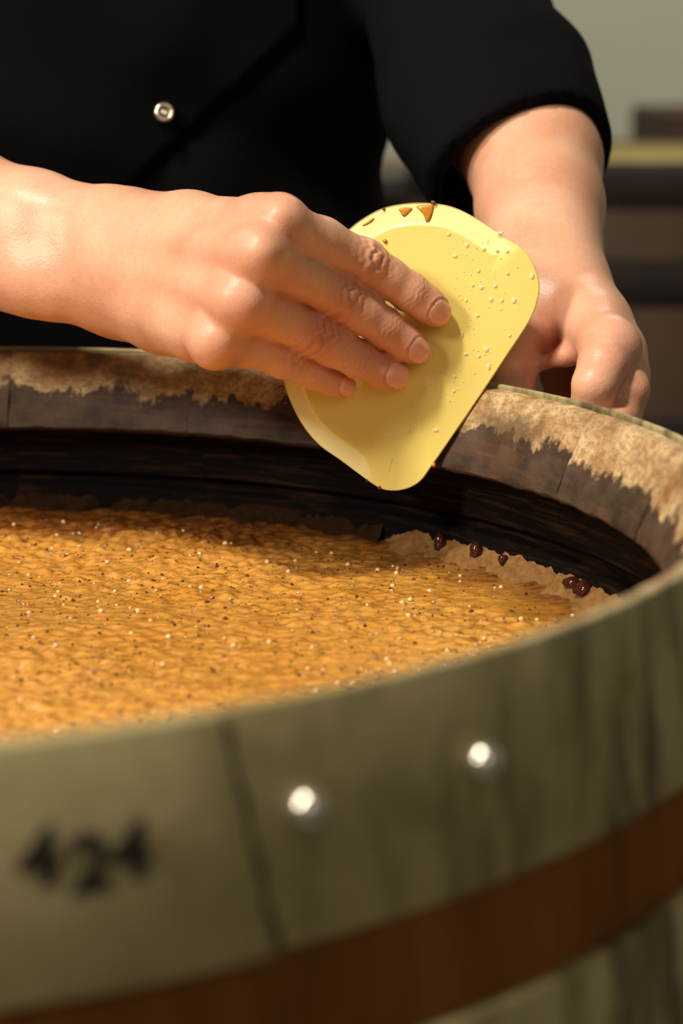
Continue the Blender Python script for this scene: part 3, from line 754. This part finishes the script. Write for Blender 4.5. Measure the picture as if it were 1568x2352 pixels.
# --- left hand and forearm (right in the photo)
fingers_L = dict(
    index=[A(1398, 795, .868, 11.0), A(1385, 838, .856, 9.6), A(1366, 884, .850, 8.5), AR_(1360, 935, .3125, 8.0), AR_(1352, 985, .3125, 7.6), AR_(1350, 1030, .3125, 7.0), AR_(1350, 1060, .312, 6.2)],
    middle=[A(1418, 815, .888, 10.5), A(1440, 860, .876, 8.6), A(1441, 898, .862, 8.2), AR_(1425, 950, .326, 7.8), AR_(1410, 990, .315, 7.4), AR_(1402, 1040, .313, 7), AR_(1398, 1075, .312, 6)],
    thumb=[A(1215, 745, .915, 12.0), A(1197, 800, .905, 9.6), A(1180, 850, .897, 8.9), AR_(1175, 905, .314, 8.6), AR_(1172, 950, .3135, 8.3), AR_(1172, 1000, .313, 7.6), AR_(1172, 1030, .312, 6.4)])
def build_left():
    f = Field(np.minimum(at(1030, 1110, .80), at(1030, 1110, 1.10)), np.maximum(at(1560, 60, .80), at(1560, 60, 1.10))+[0, .03, .0], .0010)
    G = f.D
    f.chain(G, [A(1098, 165, 1.055, 32), A(1165, 265, 1.028, 32), A(1226, 370, .998, 28.8), A(1240, 480, .972, 26.5), A(1262, 570, .948, 20.5), A(1287, 640, .930, 16.8), A(1300, 690, .918, 15)], .012)
    f.chain(G, [A(1225, 560, .952, 18), A(1243, 645, .934, 15.5), A(1240, 700, .922, 14)], .014)
    # back of hand
    f.chain(G, [A(1305, 680, .922, 14), A(1355, 740, .895, 12.0), A(1398, 795, .868, 11.0)], .012)
    f.chain(G, [A(1300, 680, .930, 15), A(1365, 750, .910, 12), A(1418, 815, .888, 10.5)], .012)
    f.chain(G, [A(1285, 700, .935, 16), A(1350, 770, .930, 12)], .012)
    f.chain(G, [A(1255, 680, .922, 14), A(1232, 720, .918, 13), A(1215, 745, .915, 12)], .012)
    f.cap(G, at(1268, 720, .917), at(1300, 742, .914), .011, .0105, .012)       # web muscle
    f.cap(G, at(1436, 800, .866), at(1430, 812, .864), .0042, .0042, .006)
    g = f.blank(); f.chain(g, [A(1345, 797, .885, 6.0), A(1300, 815, .889, 4.4), A(1256, 832, .893, 2.8)], .003); np.copyto(G, smin(G, g, .003))
    allf = f.blank()
    for nme, ch in fingers_L.items():
        g = f.blank(); f.chain(g, ch, .0035); allf = smin(allf, g, .001)
    # ring and little finger, hidden behind the middle finger
    g = f.blank(); f.chain(g, [A(1385, 810, .915, 9), A(1425, 880, .905, 7.6), A(1415, 960, .885, 7), A(1405, 1030, .860, 6.6)], .0035); allf = smin(allf, g, .001)
    g = f.blank(); f.chain(g, [A(1300, 770, .945, 9), A(1290, 860, .955, 9), A(1300, 960, .930, 8)], .0035); allf = smin(allf, g, .001)
    g = f.blank(); f.chain(g, [A(1345, 790, .938, 8.5), A(1385, 870, .935, 7), A(1385, 950, .915, 6.5), A(1380, 1010, .890, 6)], .0035); allf = smin(allf, g, .001)
    np.copyto(G, smin(G, allf, .0065))
    V, F = f.mesh(); return V, F
VL, FL = build_left()
AL = {k: np.zeros(len(VL)) for k in ('red', 'nail', 'crease', 'nail_edge')}
blush(VL, AL, [(1270, 835, .905, .014, .9), (1300, 820, .90, .012, .8), (1280, 770, .905, .012, .5), (1430, 810, .85, .012, .3), (1340, 930, .83, .014, .4), (1350, 800, .87, .02, .2)])
# --- trunk, neck, head and upper arms under the clothes: coarser part of the same body
SHR, SHL = np.array([-.165, .50, 1.37]), np.array([.205, .50, 1.37])
ELR, ELL = at(-760, 400, 1.04), at(1098, 165, 1.055)
UPL = at(1042, -60, 1.10)
def build_trunk():
    f = Field([-.34, .20, .80], [.42, .74, 1.80], .006); G = f.D; cx = .02
    f.chain(G, [(np.array([cx, .50, .86]), .115), (np.array([cx, .49, 1.05]), .105), (np.array([cx, .50, 1.30]), .115)], .06)
    f.cap(G, (cx-.06, .50, 1.0), (cx-.07, .50, 1.30), .10, .095, .05); f.cap(G, (cx+.06, .50, 1.0), (cx+.07, .50, 1.30), .10, .095, .05)
    f.cap(G, SHR, SHL, .055, .055, .06)
    f.chain(G, [(SHR, .052), ((SHR+ELR)/2, .045), (ELR, .030)], .03); f.chain(G, [(SHL, .050), (at(1040, -420, 1.14), .042), (UPL, .034), (ELL, .032)], .02)
    f.cap(G, (cx, .50, 1.36), (cx, .46, 1.52), .055, .050, .04)
    f.cap(G, (cx, .46, 1.62), (cx, .445, 1.645), .078, .083, .02); f.cap(G, (cx, .415, 1.55), (cx, .43, 1.62), .045, .062, .03)
    f.cap(G, (cx, .345, 1.590), (cx, .356, 1.625), .013, .008, .012)
    f.cap(G, (cx-.018, .358, 1.552), (cx+.018, .358, 1.552), .009, .009, .008)
    for s_ in (-1, 1): f.cap(G, (cx+s_*.078, .46, 1.585), (cx+s_*.084, .465, 1.62), .010, .013, .006)
    return f.mesh()
VT, FT = build_trunk()
VF = at(0, 0, 0)
def seg_fore():      # forearm run between the fine right hand and the right elbow
    xc = min(at(-300, 930, .97)[0], at(-300, 930, .795)[0])+.004
    f = Field([-.34, .05, .90], [xc+.01, .60, 1.25], .0025)
    for y0, r0, y1, r1 in ((420, 24.6, 470, 21.6), (560, 23.6, 582, 21.1)):
        p0, _ = AH(-420, y0, .975, r0); p1, _ = AH(-80, y1, .938, r1)
        f.chain(f.D, [(ELR+(p0-AH(-420, 490, .975, 1)[0])*.5, .028), (p0, r0/1000), (p1, r1/1000)], .012)
    np.copyto(f.D, np.maximum(f.D, (f.ax[0]-xc)[:, None, None]+0*f.D)); return f.mesh()
VX, FX = seg_fore()
def join(parts):
    V = []; F = []; at_ = {k: [] for k in ('red', 'nail', 'crease', 'nail_edge')}; b = 0
    for v, f_, a in parts:
        V.append(v); F.append(f_+b); b += len(v)
        for k in at_: at_[k].append(a[k] if a else np.zeros(len(v)))
    return np.concatenate(V), np.concatenate(F), {k: np.concatenate(v) for k, v in at_.items()}
V, F, att = join([(VR, FR, AR), (VL, FL, AL), (VT, FT, None), (VX, FX, None)])
body = fast_mesh('body', V-PL, F, M_SKIN, person, att)

# --- jacket
def wrinkle(X, Y, Z): return .0016*np.sin(38*X+22*Z+4*np.sin(19*Z))+.0011*np.sin(61*Z-33*X+2*np.sin(30*X))
CO = at(1196, 398, 1.005)                      # middle of the left cuff opening
CN = unit(TOCAM*.62+np.array([.28, 0, -.68]))  # the way the opening faces
CO2 = ELR*.40+AH(-420, 490, .975, 1)[0]*.60; CN2 = unit(AH(-420, 490, .975, 1)[0]-ELR)
def jacket_field(h=.0032, off=0.0):
    f = Field([-.36, .26, .74], [.44, .74, 1.52], h); G = f.D; cx = .02
    f.chain(G, [(np.array([cx, .505, .78]), .128), (np.array([cx, .50, 1.05]), .128), (np.array([cx, .50, 1.32]), .125)], .06)
    for s_ in (-1, 1):
        f.chain(G, [(np.array([cx+s_*.055, .505, .70]), .118), (np.array([cx+s_*.065, .505, .90]), .115), (np.array([cx+s_*.062, .50, 1.03]), .112), (np.array([cx+s_*.070, .50, 1.30]), .11)], .03)
    f.cap(G, SHR, SHL, .066, .066, .07)
    g = f.blank(); f.chain(g, [(SHR, .064), ((SHR+ELR)/2, .060), (ELR+[.0, 0, .01], .052), (CO2-CN2*.002, .048)], .02); np.copyto(G, smin(G, g, .02))
    g = f.blank()
    f.chain(g, [(SHL, .064), (at(1040, -420, 1.14), .060), (at(1040, -60, 1.10), .048), (at(1050, 40, 1.075), .044), (at(1072, 130, 1.052), .0430), (at(1125, 235, 1.035), .0460), (CO-CN*.004, .0455)], .008)
    # rolled part is thicker
    f.chain(g, [(at(1108, 205, 1.043), .0472), (at(1126, 238, 1.033), .0478), (at(1168, 320, 1.018), .047), (CO, .046)], .005)
    np.copyto(G, smin(G, g, .015))
    X, Y, Z = f.pts((slice(None),)*3)
    G += wrinkle(X, Y, Z)+.0018*np.sin(120*Z+60*X)*np.exp(-((X-.27)/.05)**2).astype(np.float32)
    G -= off
    # cut and hollow the left cuff
    d = (X-CO[0])*CN[0]+(Y-CO[1])*CN[1]+(Z-CO[2])*CN[2]
    rr = np.sqrt(np.maximum((X-CO[0])**2+(Y-CO[1])**2+(Z-CO[2])**2-d*d, 0))
    cut = np.where(rr < .060, d, -1.0)
    np.copyto(G, np.maximum(G, cut.astype(np.float32)))
    t = f.blank(); f.cap(t, CO-CN*.022, CO+CN*.03, .034, .0435, .001); np.copyto(G, np.maximum(G, -t))
    d = (X-CO2[0])*CN2[0]+(Y-CO2[1])*CN2[1]+(Z-CO2[2])*CN2[2]
    rr = np.sqrt(np.maximum((X-CO2[0])**2+(Y-CO2[1])**2+(Z-CO2[2])**2-d*d, 0))
    np.copyto(G, np.maximum(G, np.where((rr < .062) & (d < .08), d, -1.0).astype(np.float32)))
    t = f.blank(); f.cap(t, CO2-CN2*.03, CO2+CN2*.03, .038, .044, .001); np.copyto(G, np.maximum(G, -t))
    return f
jf = jacket_field(); V, F = jf.mesh(); jacket = fast_mesh('jacket', V-PL, F, M_BLACK, person)
# wrap front: a second layer lying on the chest, edged by the diagonal seam
def flap(name, lines, off):
    f = jacket_field(.0032, off); X, Y, Z = f.pts((slice(None),)*3); G = f.D
    np.copyto(G, np.maximum(G, -(jf.D+.0050)))
    for (x0, y0, x1, y1, sgn) in lines:
        a = at(x0, y0, 1.06); b = at(x1, y1, 1.06); n = np.cross(b-a, a-CAM); n = unit(n)*sgn
        n[1] = 0; n = unit(n)
        e = (X-a[0])*n[0]+(Z-a[2])*n[2]; np.copyto(G, np.maximum(G, e.astype(np.float32)))
    np.copyto(G, np.maximum(G, (Y-.46).astype(np.float32)+0*X+0*Z))
    np.copyto(G, np.maximum(G, (X-.155).astype(np.float32)+0*Y+0*Z)); np.copyto(G, np.maximum(G, (-.12-X).astype(np.float32)+0*Y+0*Z))
    V, F = f.mesh(); return fast_mesh(name, V-PL, F, M_BLACK, person)
fl = flap('front_flap', [(740, 20, 330, 400, 1)], .0032); fl['label'] = 'diagonal overlapping front of the jacket'
# snap on the chest
def hit_jacket(px, py):
    d = CF + (px-784)/FPX*CR + (1176-py)/FPX*CU
    for t in np.arange(.95, 1.3, .0008):
        p = CAM+t*d; i = np.round((p-jf.lo)/jf.h).astype(int)
        if (i >= 0).all() and (i < jf.n).all() and jf.D[tuple(i)] < .0034: return p
    return CAM+1.1*d
p = hit_jacket(378, 261)
v, f_ = lathe([(.0049, 0), (.0050, .0010), (.0043, .0019), (.0034, .0021), (.0026, .0016), (.0024, .0007), (.0016, .0008), (.0014, .0016), (.0009, .0018), (.0003, .0010)], 28)
sn = link_mesh('snap_button', v, f_, M_SNAP, person); orient(sn, p-PL-CF*.0025, (.22, -CF[1], .32)); sn['label'] = 'silver press stud on the black jacket'
v, f_ = lathe([(.0025, .0005), (.0025, .0010), (.0017, .00105), (.0002, .0010)], 20); h_ = link_mesh('snap_socket', v, f_, M_SNAPD, sn)
# trousers and shoes (behind the barrel)
f = Field([-.22, .30, .0], [.26, .68, .90], .008)
for s_ in (-1, 1):
    f.chain(f.D, [(np.array([.02+s_*.09, .50, .84]), .11), (np.array([.02+s_*.10, .50, .48]), .078), (np.array([.02+s_*.105, .52, .10]), .062)], .03)
V, F = f.mesh(); tr = fast_mesh('trousers', V-PL, F, M_TROUSER, person)
for s_ in (-1, 1):
    f = Field([.02+s_*.105-.06, .34, -.01], [.02+s_*.105+.06, .62, .12], .005)
    f.cap(f.D, (.02+s_*.105, .54, .045), (.02+s_*.11, .42, .035), .043, .036, .02); X, Y, Z = f.pts((slice(None),)*3); np.copyto(f.D, np.maximum(f.D, (.002-Z).astype(np.float32)+0*X+0*Y))
    V, F = f.mesh(); fast_mesh('shoe', V-PL, F, M_TROUSER, person)
f = Field([-.10, .33, 1.50], [.14, .60, 1.78], .005); f.cap(f.D, (.02, .475, 1.63), (.02, .465, 1.66), .090, .088, .02)
X, Y, Z = f.pts((slice(None),)*3); cut = (.405-Y)+(Z-1.62)*.35+0*X; np.copyto(f.D, np.maximum(f.D, cut.astype(np.float32)))
V, F = f.mesh(); M_HAIR = mat_plain('dark_hair', srgb(40, 28, 20), .5, bump=.5); fast_mesh('hair', V-PL, F, M_HAIR, person)

# ------------------------------------------------------------------ barrels behind
M_WOODB = mat_plain('dark_cask_wood', srgb(70, 52, 34), .7, var=.3, nscale=12, bump=.3)
M_WOODO = mat_plain('orange_cask_wood', srgb(140, 92, 44), .6, var=.3, nscale=12, bump=.3)
M_HOOPD = mat_plain('blackened_hoop_steel', srgb(30, 21, 20), .9, .0, var=.3, nscale=20)
M_STRAW = mat_plain('straw_coloured_mash', srgb(140, 120, 50), .6, var=.15, nscale=40)
M_LID = mat_plain('grey_lid_wood', srgb(74, 72, 60), .6, var=.2, nscale=20)
def back_barrel(cx, cy, rimz, label, wood, fillmat, fill_name, hoops, s=1.0, fill_drop=.004):
    root = thing('wooden_barrel', label, 'barrel', (cx, cy, rimz-.9*s)); root.scale = (s, s, s)
    build_barrel(root, RIM, nst=20, phase=.2, detail=False, wood=wood)
    for z0, z1 in hoops:
        v, f = hoop_mesh(outer_r(z0)+.001, z0, outer_r(z1)+.001, z1, RIM, start=0., thick=.004, n=72); link_mesh('hoop', v, f, M_HOOPD, root)
    v, f = lathe([(.001, RIM-fill_drop-.02), (.2905-fill_drop*.3, RIM-fill_drop-.02), (.2905-fill_drop*.3, RIM-fill_drop), (.001, RIM-fill_drop)], 48)
    link_mesh(fill_name, v, f, fillmat, root); return root
HPS = [(.0006, -.052), (-.112, -.166), (-.36, -.41), (-.62, -.67), (-.84, -.895)]
HPS = [(0.0006, -.052), (-.112, -.166), (-.30, -.35), (-.62, -.67), (-.84, -.895)]
pB = at(1470, 352, 2.84)
back_barrel(pB[0], pB[1], RIM, 'dark wooden barrel with black hoops and olive yellow contents behind the downward forearm', M_WOODB, M_STRAW, 'mash_fill', HPS)
pD = at(600, 352, 3.25)
back_barrel(pD[0], pD[1], RIM-.045, 'orange brown barrel with a dark lid seen between jacket and sleeve', M_WOODO, M_LID, 'lid', HPS)
# crate on the right behind
cr = thing('wooden_crate', 'dark wooden crate at the right edge behind the straw mash barrel', 'crate', (at(1700, 330, 3.5)[0], at(1700, 330, 3.5)[1], 0))
def cbox(name, lo, hi, mat, parent):
    v = [(x, y, z) for x in (lo[0], hi[0]) for y in (lo[1], hi[1]) for z in (lo[2], hi[2])]
    f = [(0, 1, 3, 2), (4, 6, 7, 5), (0, 4, 5, 1), (2, 3, 7, 6), (0, 2, 6, 4), (1, 5, 7, 3)]
    o = link_mesh(name, v, f, mat, parent, smooth=False); bevel(o, .003, 1); return o
M_CR = mat_plain('dark_crate_wood', srgb(66, 42, 30), .7, var=.3, nscale=14, bump=.3)
for k in range(7):
    z = .0+k*.135; cbox('plank', (-.15, -.20, z), (.15, -.182, z+.125), M_CR, cr); cbox('plank', (-.15, .182, z), (.15, .20, z+.125), M_CR, cr)
    cbox('plank', (-.15, -.18, z), (-.132, .18, z+.125), M_CR, cr); cbox('plank', (.132, -.18, z), (.15, .18, z+.125), M_CR, cr)
